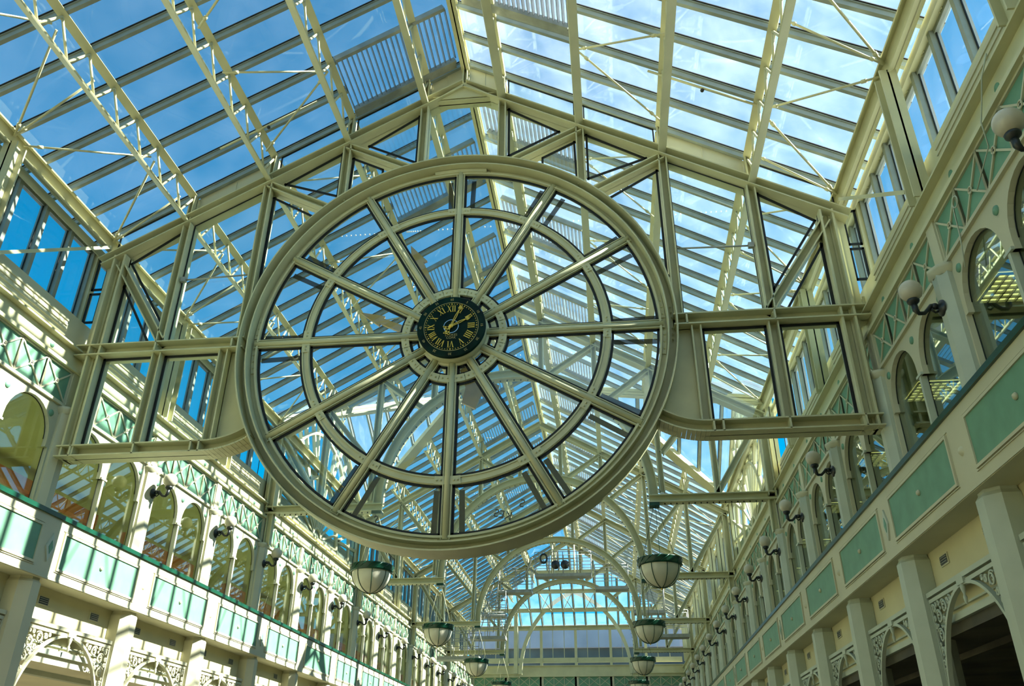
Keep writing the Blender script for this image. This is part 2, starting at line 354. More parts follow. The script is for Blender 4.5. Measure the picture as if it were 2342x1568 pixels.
# eave struts and wind bracing rods
for s in (-1, 1):
    for i, y in enumerate([-5, -2.5, 2.5, 5, 17.5, 20, 25, 27.5, 32.5, 35]):
        m = MB().ibeam((s*5.70, y, .005), (s*5.70, y, 1.92), .2, .2, .022, (1, 0, 0)); 
        single('eave_strut', m, CREAM, '%s cream steel post from cornice to eave on the %s side' % (along(i), SIDE[s]), 'post', (s*5.70, y, .005))
    single('tie_rod', MB().bar((s*5.7, -.12, 1.9), (s*5.62, -2.4, .22), .05, .05), CREAM, 'thin slanting square tie bar beside the %s end of the clock screen' % SIDE[s], 'tie rod', (s*5.7, -.12, 1.9))
    for bi, (a, b) in enumerate(BAYS[1:], 1):
        if bi == 3: continue
        t = thing('wind_bracing', 'thin cream wind bracing rods under the %s slope %s' % (SIDE[s], BAYN[bi]), 'bracing', (s*5.2, (a+b)/2, 2.2))
        for k in range(3):
            y = a+k*2.5
            for (xa, ya, xb, yb) in ((5.68, y+.1, 4.55, y+1.2), (4.55, y+1.3, 5.68, y+2.4), (5.68, y+2.4, 4.55, y+2.15), (3.2, y+.4, 1.95, y+1.2), (1.95, y+1.2, 3.2, y+2.1)):
                if b > 30 and max(ya, yb) > HIP+min(xa, xb): continue
                f = lambda x: zr(x)-.28
                p, q = Vector((s*xa, ya, f(xa))), Vector((s*xb, yb, f(xb)))
                part('rod', MB().tube(p, q, .017, 6).tube(p.lerp(q, .1), p.lerp(q, .14), .028, 6).tube(p.lerp(q, .88), p.lerp(q, .91), .028, 6), CREAM, t)
# louvre vents near the ridge
def louvre(s, y0, label):
    y1 = y0+1.1; t = thing('louvre_vent', label, 'vent', (s*1.2, y0, zr(1.2)))
    xa, xb = .16, 1.86
    for q, x0, x1 in (('outer', .72, xb), ('inner', xa, .58)):
        sl_ = MB(); n = int((x1-x0)/.075)
        for i in range(n+1):
            x = x0+(x1-x0)*i/n
            z = zr(x)-.07
            sl_.bar((s*x, y0+.04, z), (s*x, y1-.04, z), .012, .055, (s*.75, 0, .9))
        part('slat_bank', sl_, LOUV, t)
    for y in (y0, y1): part('end_rail', MB().bar((s*xa, y, zr(xa)-.09), (s*xb, y, zr(xb)-.09), .06, .1), GREYM, t)
    part('drip_tray', MB().bar((s*xa, y1+.07, zr(xa)-.12), (s*xb, y1+.07, zr(xb)-.12), .14, .02), GREYM, t)
i = 0
for k in range(11):
    louvre(1, -2.62+k*3.125, 'grey louvre vent beside the ridge on the right slope, %s along' % along(k))
for k in range(10):
    louvre(-1, -1.3+k*3.125, 'grey louvre vent beside the ridge on the left slope, %s along' % along(k))
# solid cream infill panels where the roof meets the screen
def infill(s, x0, x1, label):
    m = MB().prism([(s*x0, .05, CH(x0)+.08), (s*x1, .05, CH(x1)+.08), (s*x1, .05, zr(x1)-.06), (s*x0, .05, zr(x0)-.06)], (0, .02, 0)).box(min(s*(x0+x1)/2-.006, s*(x0+x1)/2+.006), max(s*(x0+x1)/2-.006, s*(x0+x1)/2+.006), .04, .05, CH((x0+x1)/2)+.1, zr((x0+x1)/2)-.1)
    single('infill_plate', m, WALL, label, 'plate', (s*(x0+x1)/2, .05, CH((x0+x1)/2)))
for s in (-1, 1):
    infill(s, 3.26, 4.44, 'flat cream plate above the chord over the %s opening of the clock screen' % SIDE[s])
    infill(s, .05, .61, 'small cream plate just %s of the ridge above the clock screen' % SIDE[s])

# ------------------------------------------------------------ clock screen (gable truss at Y=0)
GS = thing('gable_screen', 'cream steel gable screen with glazed panels carrying the clock wheel', 'truss', (0, 0, -1.7))
H, FW = .155, .34
def beam(name, p, q, h=H, fwid=FW, par=None): return part(name, MB().ibeam(P3(*p), P3(*q), h, fwid, .02), CREAM, par or GS)
def pane(poly, par, g=.034, y=.0, name='pane', gm=None):
    # poly: (x,z) list; glass plus black gasket strips along its edges
    o = part(name, MB().prism([(x, y, z) for x, z in poly], (0, .01, 0)), GLASS, par)
    mb = MB(); k = len(poly); cx = sum(p[0] for p in poly)/k; cz = sum(p[1] for p in poly)/k
    for i in range(k):
        a, b = Vector((poly[i][0], 0, poly[i][1])), Vector((poly[(i+1) % k][0], 0, poly[(i+1) % k][1]))
        d = (b-a)
        if d.length < 1e-5: continue
        n = Vector((-d.z, 0, d.x)).normalized(); m_ = (a+b)/2
        if n.dot(Vector((cx, 0, cz))-m_) < 0: n = -n
        mb.bar(a+n*g/2+Vector((0, y-.012, 0)), b+n*g/2+Vector((0, y-.012, 0)), .02, g, n)
    part('gasket', mb, GASKET, o); return o
RW = 3.17
for s in (-1, 1):
    beam('top_chord', (0, CH(0)), (s*5.78, CH(5.78)))
    beam('middle_beam', (s*3.12, 0), (s*5.75, 0), .18)
    # bottom beam with curved end rising to the wheel
    beam('bottom_beam', (s*3.45, -1.61), (s*5.62, -1.61), .17)
    cv = MB(); pts = []
    for i in range(13):
        a = -pi/2-(i/12)*math.radians(34); R = 1.15; pts.append((s*(3.45+R*math.cos(a)), -1.61+R+R*math.sin(a)))
    for i in range(12): cv.ibeam(P3(*pts[i]), P3(*pts[i+1]), .17, FW, .02)
    part('bottom_curve', cv, CREAM, GS)
    # web plate between wheel and panes
    poly = [(s*3.52, .0), (s*3.52, -1.6)]+[(p[0], p[1]) for p in pts]+[(s*RW*math.cos(a), -RW*math.sin(a)) for a in [math.radians(26-26*i/10) for i in range(11)]]
    part('web_plate', MB().prism([(x, .02, z) for x, z in poly], (0, .02, 0)), CREAM, GS)
    # end post: broad ribbed stanchion
    part('end_post', MB().ibeam(P3(s*5.46, -1.7), P3(s*5.46, 1.72), .2, .3, .03).box(min(s*5.5, s*5.62), max(s*5.5, s*5.62), -.04, .16, -1.7, 1.7), CREAM, GS)
    for x in (3.5, 4.46, 5.40):
        part('stiffener', MB().box(s*x-.012, s*x+.012, -.17, 0, -1.69, -1.53), CREAM, GS)
    for x in (3.3, 4.49): part('stiffener', MB().box(s*x-.012, s*x+.012, -.17, 0, -.08, .08), CREAM, GS)
    part('stiffener', MB().box(s*3.62-.012, s*3.62+.012, -.17, 0, -1.69, -1.53), CREAM, GS)
    beam('mullion', (s*4.46, -1.52), (s*4.46, -.09), .14, .26)
    beam('mullion', (s*3.42, -1.52), (s*3.42, -.09), .14, .26)
    # verticals above the middle beam
    beam('upright', (s*4.46, .09), (s*4.46, CH(4.46)-.07), .13, .26)
    zc = math.sqrt(RW**2-1.93**2)
    beam('upright', (s*3.2, .09), (s*3.2, CH(3.2)-.07), .13, .26)
    beam('upright', (s*1.93, zc), (s*1.93, CH(1.93)-.07), .13, .26)
    beam('upright', (s*.66, 3.12), (s*.66, CH(.66)-.07), .13, .26)
    beam('diagonal', (s*5.45, 1.58), (s*4.42, .06), .13, .26)
    beam('diagonal', (s*3.2, CH(3.2)-.08), (s*2.14, 2.42), .12, .26)
    beam('diagonal', (s*1.93, CH(1.93)-.10), (s*.86, 3.12), .12, .26)
    # lower panes
    pane([(s*3.5, -1.52), (s*4.38, -1.52), (s*4.38, -.1), (s*3.5, -.1)], GS)
    pane([(s*4.55, -1.52), (s*5.35, -1.52), (s*5.35, -.1), (s*4.55, -.1)], GS)
    # upper panes
    pane([(s*4.55, .42), (s*5.34, 1.62), (s*4.55, CH(4.55)-.1)], GS)
    pane([(s*4.66, .1), (s*5.35, .1), (s*5.35, 1.22)], GS)
    pane([(s*3.28, .1), (s*4.38, .1), (s*4.38, CH(4.38)-.1), (s*3.28, CH(3.28)-.1)], GS, g=.008)
    part('stay_rod', MB().tube((s*3.28, -.05, 1.25), (s*4.4, -.05, 1.22), .014, 6).box(min(s*4.3, s*4.38), max(s*4.3, s*4.38), -.09, -.03, 1.18, 1.26), GREYM, GS)
    pane([(s*2.02, 2.58), (s*3.0, 2.93), (s*2.02, CH(2.02)-.1)][:0] or [(s*2.02, 2.68), (s*2.98, CH(3.2)-.04), (s*2.02, CH(2.02)-.1)], GS)
    arc = [(s*(RW+.02)*math.cos(a), (RW+.02)*math.sin(a)) for a in [math.radians(12+33*i/10) for i in range(11)]]
    pane([(s*3.12, CH(3.2)-.28), (s*3.12, .78)]+arc[1:], GS)
    arc = [(s*(RW+.02)*math.cos(a), (RW+.02)*math.sin(a)) for a in [math.radians(54+12*i/5) for i in range(6)]]
    pane(arc+[(s*1.3, 3.2), (s*1.85, CH(1.93)-.28)], GS)
    pane([(s*.75, 3.26), (s*1.62, CH(1.93)-.08+.02), (s*.75, CH(.75)-.12)], GS)
    # transom panes between top chord and roof
    for x0, x1 in ((.74, 1.86), (2.0, 3.12), (4.58, 5.66)):
        pane([(s*x0, CH(x0)+.11), (s*x1, CH(x1)+.11), (s*x1, zr(x1)-.11), (s*x0, zr(x0)-.11)], GS, g=.022, y=.03)
        part('transom_rod', MB().tube((s*x1, .05, CH(x1)+.2), (s*x0, .05, CH(x0)+.22), .012, 6), CREAM, GS)
    for x in NODES[:4]: part('stub_post', MB().ibeam(P3(s*x, CH(x)), P3(s*x, zr(x)-.1), .08, .2, .015), CREAM, GS)
    # narrow side lights next to the wall
    pane([(s*5.72, 1.18), (s*5.93, 1.18), (s*5.93, 1.8), (s*5.72, 1.8)], GS, y=.05)
    pane([(s*5.72, .58), (s*5.93, .58), (s*5.93, 1.13), (s*5.72, 1.13)], GS, y=.05)
    part('side_post', MB().box(min(s*5.94, s*6.02), max(s*5.94, s*6.02), 0, .12, .14, 1.9).box(min(s*5.6, s*5.72), max(s*5.6, s*5.72), .0, .14, .14, 1.9), CREAM, GS)
part('apex_pane', MB().box(-.6, .6, 0, .01, 3.25, 4.5), GLASS, GS)
part('apex_tie', MB().ibeam(P3(-.62, 4.58), P3(.62, 4.58), .12, .2), CREAM, GS)
part('king_post', MB().ibeam(P3(0, 4.75), P3(0, 5.3), .08, .2), CREAM, GS)
part('gusset_plate', MB().prism([(-.5, -.1, 4.55), (.5, -.1, 4.55), (0, -.1, 4.9)], (0, -.02, 0)), CREAM, GS)

# ------------------------------------------------------------ clock wheel
CW = thing('clock_wheel', 'large round twelve spoked cream steel wheel with glazed segments and central clock drum', 'clock', (0, 0, -3.2))
fr = MB().ring(RW-.02, RW, -.25, .22, n=128).ring(2.96, 3.15, -.01, .02, n=128).ring(3.03, 3.05, -.2, -.01, n=128).ring(2.93, 2.96, -.07, .07, n=128)
part('outer_rim', fr, CREAM, CW)
sp_ = MB()
for k in range(12):
    a = math.radians(30*k+15); 
for k in (3,):      # splice plates at top
    sp_.ring(3.07, 3.14, -.035, -.01, math.radians(84), math.radians(96), 8).ring(2.96, 3.02, -.09, -.01, math.radians(82), math.radians(98), 8)
for A in (0, 90, 180, 270):
    for e in (-1, 1):
        sp_.ring(2.965, 3.02, -.03, -.01, math.radians(A+e*2), math.radians(A+e*9), 5)
        for i in range(3):
            a = math.radians(A+e*(3.2+i*2.1)); sp_.lathe([(1e-4, -.045), (.014, -.04), (.018, -.03)], (2.992*math.cos(a), 0, 2.992*math.sin(a)), 8, 'y')
            a = math.radians(A+e*(1.6+i*1.6)); sp_.lathe([(1e-4, -.035), (.012, -.03), (.016, -.01)], (3.105*math.cos(a), -.03, 3.105*math.sin(a)), 8, 'y')
part('splice_plates', sp_, CREAM, CW)
# middle and inner rings: flat bands, cover plates and rivets
def band(name, R0, R1, da, riv):
    m = MB().ring(R0, R1, -.045, .045, n=120); rm = (R0+R1)/2
    m.ring(R0+.01, R0+.025, -.06, -.045, n=120).ring(R1-.025, R1-.01, -.06, -.045, n=120)
    for k in range(12):
        a0 = math.radians(30*k)
        for e in (-1, 1):
            m.ring(R0, R1, -.062, -.045, min(a0+e*da*.2, a0+e*da), max(a0+e*da*.2, a0+e*da), 6)
            for j in riv:
                a = a0+e*da*j; m.lathe([(1e-4, -.085), (.012, -.08), (.016, -.062)], (rm*math.cos(a), 0, rm*math.sin(a)), 8, 'y')
    return part(name, m, CREAM, CW)
band('middle_ring', 2.14, 2.255, math.radians(4.6), (.5, .8))
band('inner_ring', .66, .77, math.radians(14.5), (.35, .75))
for k in range(12):
    a = math.radians(30*k); d = Vector((math.cos(a), 0, math.sin(a))); n = Vector((-math.sin(a), 0, math.cos(a)))
    m = MB().bar(d*.42, d*3.0, .09, .12, n).tube(d*.42+Vector((0, -.05, 0)), d*2.98+Vector((0, -.05, 0)), .042, 10)
    for e in (-1, 1): m.bar(d*.42+n*(e*.058)+Vector((0, -.02, 0)), d*2.98+n*(e*.058)+Vector((0, -.02, 0)), .09, .012, n)
    part('spoke', m, CREAM, CW)
    # dark straps behind the glass in the outer bay
    m = MB()
    for e in (-1, 1): m.bar(d*2.28+n*(e*.17)+Vector((0, .12, 0)), d*2.92+n*(e*.19)+Vector((0, .12, 0)), .01, .075, n)
    if k not in (4, 7): part('brace_strap', m, DARK, CW, 'dark strap seen behind the glass')
def sector(r0, r1, a0, a1, off, steps):
    # segment between radial lines offset by off from spokes
    out_ = []
    for r, rng in ((r1, range(steps+1)), (r0, range(steps, -1, -1))):
        ea, eb = a0+math.asin(off/r), a1-math.asin(off/r)
        for i in rng: a = ea+(eb-ea)*i/steps; out_.append((r*math.cos(a), r*math.sin(a)))
    return out_
for k in range(12):
    a0, a1 = math.radians(30*k), math.radians(30*k+30)
    for r0, r1, st in ((2.258, 2.925, 8), (.775, 2.137, 8), (.515, .657, 4)):
        pane(sector(r0, r1, a0, a1, .067, st), CW, g=.034 if r0 > .5 else .022, y=.0, name='pane')
# mirrored maker's lettering on the lower panes (seen from behind)
def text(body, size, m, M_, par, name, ext=.004, label=None, font=None):
    cu = bpy.data.curves.new('lettering', 'FONT'); cu.body = body; cu.size = size; cu.extrude = ext; cu.align_x = 'CENTER'; cu.align_y = 'CENTER'
    to = bpy.data.objects.new('lettering_source', cu); C.objects.link(to)
    dg = bpy.context.evaluated_depsgraph_get(); me = bpy.data.meshes.new_from_object(to.evaluated_get(dg)); bpy.data.objects.remove(to)
    me.transform(M_); o_ = ORG[par]; me.transform(Matrix.Translation((-o_[0], -o_[1], -o_[2])))
    me.materials.clear(); me.materials.append(m); o = bpy.data.objects.new(name, me); C.objects.link(o); o.parent = par; ORG[o] = ORG[par]
    if label: o['label'] = label
    return o
FACE = Matrix.Rotation(pi/2, 4, 'X')                              # text plane to XZ, readable from -Y
BACK = Matrix.Rotation(pi, 4, 'Z') @ FACE                          # readable from +Y
for body, x, z, tilt in (('S', -.93, -2.68, .3), ('KES', .73, -2.66, -.24), ('S', .98, -2.52, -.3)):
    text(body, .15, GASKET, Matrix.Translation((x, .02, z)) @ Matrix.Rotation(-tilt, 4, 'Y') @ BACK, CW, 'reversed_lettering')
# drum
YD = -.27; RD = .40; KD = 1.2
part('drum', MB().lathe([(RD-.02, 0), (RD+.0, -.02), (RD, YD+.04), (RD-.03, YD+.03)], (0, 0, 0), 64, 'y').lathe([(RD, -.06), (RD+.03, -.06), (RD+.03, -.03), (RD, -.04)], (0, 0, 0), 64, 'y'), CREAM, CW)
dial = part('dial', MB().lathe([(RD+.0, YD+.06), (RD+.012, YD+.03), (RD+.012, YD), (RD-.005, YD-.008), (1e-4, YD-.008)], (0, 0, 0), 64, 'y'), DIAL, CW)
yf = YD-.012
part('minute_track', MB().ring(.322, .328, yf-.003, yf+.003, n=90), PGOLD, dial)
mk = MB()
for i in range(60):
    a = math.radians(6*i); c, s_ = math.cos(a), math.sin(a)
    if i % 5: mk.lathe([(1e-4, -.003), (.0055, -.003), (.0055, .003)], (.305*c, yf, .305*s_), 8, 'y')
    else: mk.prism([(.319*c, yf, .319*s_), (.297*c-.010*s_, yf, .297*s_+.010*c), (.297*c+.010*s_, yf, .297*s_-.010*c)], (0, -.004, 0))
part('minute_dots', mk, GOLD, dial)
def numeral(txt):
    # serif roman numeral strokes in a local frame: x across, z up, height 1
    st = []; x = 0
    for ch in txt:
        if ch == 'I': st += [((x+.13, 0), (x+.13, 1), .17), ((x, .02), (x+.26, .02), .05), ((x, .98), (x+.26, .98), .05)]; x += .31
        elif ch == 'V': st += [((x+.08, 1), (x+.33, 0), .17), ((x+.54, 1), (x+.33, 0), .06), ((x-.03, .98), (x+.22, .98), .05), ((x+.42, .98), (x+.64, .98), .05)]; x += .68
        else: st += [((x+.08, 1), (x+.54, 0), .17), ((x+.54, 1), (x+.08, 0), .06), ((x-.02, .98), (x+.2, .98), .05), ((x+.42, .98), (x+.64, .98), .05), ((x-.02, .02), (x+.2, .02), .05), ((x+.42, .02), (x+.66, .02), .05)]; x += .68
    return st, x
for h, txt in enumerate(['XII', 'I', 'II', 'III', 'IIII', 'V', 'VI', 'VII', 'VIII', 'IX', 'X', 'XI']):
    a = math.radians(90-30*h); rad = Vector((math.cos(a), 0, math.sin(a))); tan = Vector((math.sin(a), 0, -math.cos(a)))
    st, wd = numeral(txt); hh = .082; sc = hh*min(1, 1.35/wd)
    m = MB()
    for (p, q, wdt) in st:
        P = rad*(.200+p[1]*hh)+tan*((p[0]-wd/2)*sc)+Vector((0, yf-.003, 0)); Q = rad*(.200+q[1]*hh)+tan*((q[0]-wd/2)*sc)+Vector((0, yf-.003, 0))
        d = (Q-P).normalized(); n = Vector((-d.z, 0, d.x)); m.bar(P, Q, .005, wdt*hh*.75, n)
    part('numeral', m, GOLD, dial)
for i in range(12):
    a = math.radians(90-30*(i+1)); body = str(5*(i+1))
    text(body, .042, PGOLD, Matrix.Translation((.366*math.cos(a), yf-.002, .366*math.sin(a))) @ Matrix.Rotation(math.radians(30*(i+1)), 4, 'Y') @ FACE, dial, 'minute_number', .002)
text('STOKES', .042, PGOLD, Matrix.Translation((.005, yf-.002, -.118)) @ FACE, dial, 'maker_lettering', .002)
text('CORK', .042, PGOLD, Matrix.Translation((.005, yf-.002, -.154)) @ FACE, dial, 'maker_lettering', .002)
part('centre_ring', MB().ring(.083, .091, yf-.004, yf+.002, n=60), SILVER, CW)
def hand(name, ang, L, tail, wd, y):
    d = Vector((math.sin(ang), 0, math.cos(ang))); n = Vector((d.z, 0, -d.x)); o = Vector((0, y, 0)); m = MB()
    def ln(a, b, w_): m.bar(o+d*a[0]+n*a[1], o+d*b[0]+n*b[1], .006, w_, Vector((-(d*(b[0]-a[0])+n*(b[1]-a[1])).z, 0, (d*(b[0]-a[0])+n*(b[1]-a[1])).x)))
    for e in (-1, 1):
        ln((0, e*.006), (L*.45, e*wd*.75), .008); ln((L*.45, e*wd*.75), (L*.74, e*.003), .008)
        ln((L*.74, 0), (L*.80, e*wd*1.3), .012); ln((L*.80, e*wd*1.3), (L, 0), .014)
        ln((-tail*.5, 0), (-tail, e*.03), .02)
    ln((L*.74, 0), (L, 0), .013); ln((0, 0), (-tail*.7, 0), .022); ln((-tail, -.04), (-tail*.85, .04), .016)
    m.lathe([(1e-4, y-.006), (.022, y-.006), (.026, y+.004)], (0, 0, 0), 20, 'y')
    part(name, m, GOLD, CW)
hand('minute_hand', math.radians(24), .315, .12, .014, yf-.022)
hand('hour_hand', math.radians(64), .26, .08, .015, yf-.012)
part('hub_boss', MB().lathe([(1e-4, yf-.036), (.014, yf-.034), (.017, yf-.02)], (0, 0, 0), 16, 'y'), GOLD, CW)
for o in [c for c in CW.children if c.name.split('.')[0] in ('drum', 'dial', 'centre_ring', 'minute_hand', 'hour_hand', 'hub_boss')]:
    for p in [o]+list(o.children):
        for v in p.data.vertices: v.co.x *= KD; v.co.z = (v.co.z-3.2)*KD+3.2
# rear drum and the great rear hands seen through the glass
part('rear_drum', MB().lathe([(.3, .02), (.3, .4), (1e-4, .4)], (0, 0, 0), 40, 'y'), DARK, CW)
def rhand(name, ang, r0, r1, w0, w1, y):
    d = Vector((math.sin(ang), 0, math.cos(ang))); n = Vector((d.z, 0, -d.x)); o = Vector((0, y, 0))
    m = MB().prism([o+d*r0-n*w0, o+d*r0+n*w0, o+d*r1+n*w1, o+d*r1-n*w1], (0, .05, 0))
    m.prism([o+d*r1-n*w1*1.9, o+d*r1+n*w1*1.9, o+d*(r1+.4)], (0, .05, 0))
    part(name, m, TAN, CW)
rhand('rear_minute_hand', math.radians(-24), .3, 1.75, .09, .07, .45)
rhand('rear_hour_hand', math.radians(-64), .3, 1.4, .08, .05, .5)
d = Vector((math.sin(math.radians(156)), 0, math.cos(math.radians(156)))); n = Vector((d.z, 0, -d.x)); o = Vector((0, .45, 0))
part('rear_counterweight', MB().prism([o+d*.3-n*.12, o+d*.3+n*.12, o+d*.62+n*.16, o+d*.8+n*.30, o+d*.98+n*.16, o+d*.82, o+d*.98-n*.16, o+d*.8-n*.30, o+d*.62-n*.16], (0, .05, 0)), TAN, CW)

# ------------------------------------------------------------ arched trusses
def archtruss(Y, label):
    t = thing('arched_truss', label, 'truss', (0, Y, -.25))
    def ib(name, p, q, h=.16, w=.26): return part(name, MB().ibeam((p[0], Y, p[1]), (q[0], Y, q[1]), h, w, .02), CREAM, t)
    m = MB().ring(3.0, 3.2, Y-.012, Y+.012, 0, pi, 64, (0, -.08)).ring(3.18, 3.2, Y-.13, Y+.13, 0, pi, 64, (0, -.08)).ring(3.0, 3.02, Y-.13, Y+.13, 0, pi, 64, (0, -.08))
    part('arch_rib', m, CREAM, t)
    for s in (-1, 1):
        ib('tie_beam', (s*3.0, -.17), (s*5.72, -.17), .17)
        part('corner_block', MB().box(s*3.1-.11, s*3.1+.11, Y-.12, Y+.12, -.33, -.26), DGREEN, t)
        ib('top_chord', (0, CH(0)), (s*5.72, CH(5.72)))
        ib('end_post', (s*5.62, -.17), (s*5.62, CH(5.62)), .17)
        part('corbel_strut', MB().ibeam((s*5.6, Y, -.25), (s*5.6, Y, -.95), .14, .14), CREAM, t)
        for x in NODES[:4]:
            zb = math.sqrt(max(0, 3.2**2-x*x))-.08 if x < 3.1 else -.08
            if x == 3.205: ib('upright', (s*3.3, 0), (s*3.25, CH(3.25)), .12, .2)
            else: ib('upright', (s*x, zb), (s*x, CH(x)), .12, .2)
            part('stub_post', MB().ibeam((s*x, Y, CH(x)), (s*x, Y, zr(x)-.1), .08, .16, .015), CREAM, t)
        ib('diagonal', (s*5.55, 1.6), (s*4.5, -.05), .13, .2)
        ib('diagonal', (s*4.49, CH(4.49)-.05), (s*3.35, .9), .12, .2)
        ib('diagonal', (s*3.2, CH(3.2)-.06), (s*2.2, 2.25), .12, .2)
        ib('diagonal', (s*1.93, CH(1.93)-.06), (s*.9, 3.02), .12, .2)
    bulb = None; i = 0
    spots = []
    n = 56
    for i in range(n+1): a = pi*i/n; spots.append((2.99*math.cos(a), -.08+2.99*math.sin(a), -math.cos(a), -math.sin(a)))
    for s in (-1, 1):
        for i in range(19): spots.append((s*(3.2+i*.13), -.255, 0, -1))
    for (x, z, dx, dz) in spots:
        m = MB().tube((x, Y, z), (x+dx*.03, Y, z+dz*.03), .014, 6); m2 = (x+dx*.05, Y, z+dz*.05)
        b = part('bulb', MB().sphere((0+ORG[t][0], ORG[t][1], ORG[t][2]), .022, 6), GLOBE, t) if bulb is None else bulb.copy()
        if bulb is not None: C.objects.link(b)
        bulb = bulb or b; b.location = (m2[0], 0, m2[1]-ORG[t][2])
        if not hasattr(archtruss, 'hold'): archtruss.hold = MB()
        archtruss.hold.add(m.v, m.f)
    part('bulb_holders', archtruss.hold, IRON, t); del archtruss.hold
    return t
ARL = ['arched cream steel truss directly behind the clock wheel, first along', 'second arched cream steel truss beyond the fan windows', 'third arched cream steel truss along the hall', 'fourth arched cream steel truss, farthest one with bulbs']
at0 = archtruss(7.5, ARL[0])
for i in range(1, 4): copyt(at0, (0, 7.5*i, 0), ARL[i])
# plain pointed end arch
Y = 36.6; t = thing('pointed_arch', 'plain pointed cream arch without bulbs before the end wall', 'arch', (0, Y, -.4))
for s in (-1, 1):
    pts = []
    for i in range(21):
        a = i/20; ang = a*math.radians(72); R = 4.2
        pts.append((s*(2.95-R+R*math.cos(ang)), -.4+R*math.sin(ang)*1.06))
    pts = [p for p in pts if p[0]*s > -.001] or pts
    m = MB()
    for i in range(len(pts)-1): m.bar((pts[i][0], Y, pts[i][1]), (pts[i+1][0], Y, pts[i+1][1]), .24, .17, (0, 0, 1) if abs(pts[i+1][0]-pts[i][0]) > abs(pts[i+1][1]-pts[i][1]) else (1, 0, 0))
    part('arch_limb', m, CREAM, t); part('side_post', MB().bar((s*3.2, Y, -.4), (s*3.2, Y, CH(3.2)), .2, .2), CREAM, t)
    part('tie_beam', MB().ibeam((s*3.0, Y, -.45), (s*5.7, Y, -.45), .17, .2), CREAM, t)
# ------------------------------------------------------------ bowl pendants
def bowl(x, y, label):
    z = -1.62; t = thing('bowl_pendant', label, 'lamp', (x, y, -2.1), None)
    R = .42
    pr = [(max(1e-4, R*math.cos(a)), -.44*math.sin(a)) for a in [pi/2*(1-i/14) for i in range(15)]]
    b = part('glass_bowl', MB().lathe(pr+[(R, .02)], (x, y, z), 40), BOWL, t)
    rb = MB()
    for k in range(8):
        a = 2*pi*k/8+.3; rb.path([(x+(R+.006)*math.cos(q)*math.cos(a), y+(R+.006)*math.cos(q)*math.sin(a), z-.446*math.sin(q)) for q in [pi/2*i/12 for i in range(13)]], .008, 5)
    part('ribs', rb, DGREEN, t)
    m = MB().lathe([(R+.01, 0), (R+.03, 0), (R+.05, .03), (R+.03, .13), (R+.05, .15), (R+.01, .16), (R-.01, .1), (R-.01, 0)], (x, y, z), 40)
    for k in range(16):
        a0, a1 = 2*pi*k/16, 2*pi*(k+1)/16
        m.tube((x+(R+.05)*math.cos(a0), y+(R+.05)*math.sin(a0), z+.01), (x+(R+.06)*math.cos(a1), y+(R+.06)*math.sin(a1), z+.15), .008, 5)
    part('gallery_rim', m, DGREEN, t)
    part('finial', MB().sphere((x, y, z-.46), .022, 8), GOLD, t)
    for k in range(3):
        a = 2*pi*k/3+.5; part('hanging_chain', MB().tube((x+R*math.cos(a), y+R*math.sin(a), z+.15), (x+.05*math.cos(a), y+.05*math.sin(a), -.33), .006, 5), CREAM if x < 0 else DGREEN, t)  # sunlit tone put into the left chains, right ones stay dark green
    return t
for s in (-1, 1):
    for k in range(4):
        bowl(s*3.12, 7.5*(k+1), 'green rimmed white bowl pendant hanging on the %s from the %s arch' % (SIDE[s], ORDS[k]))

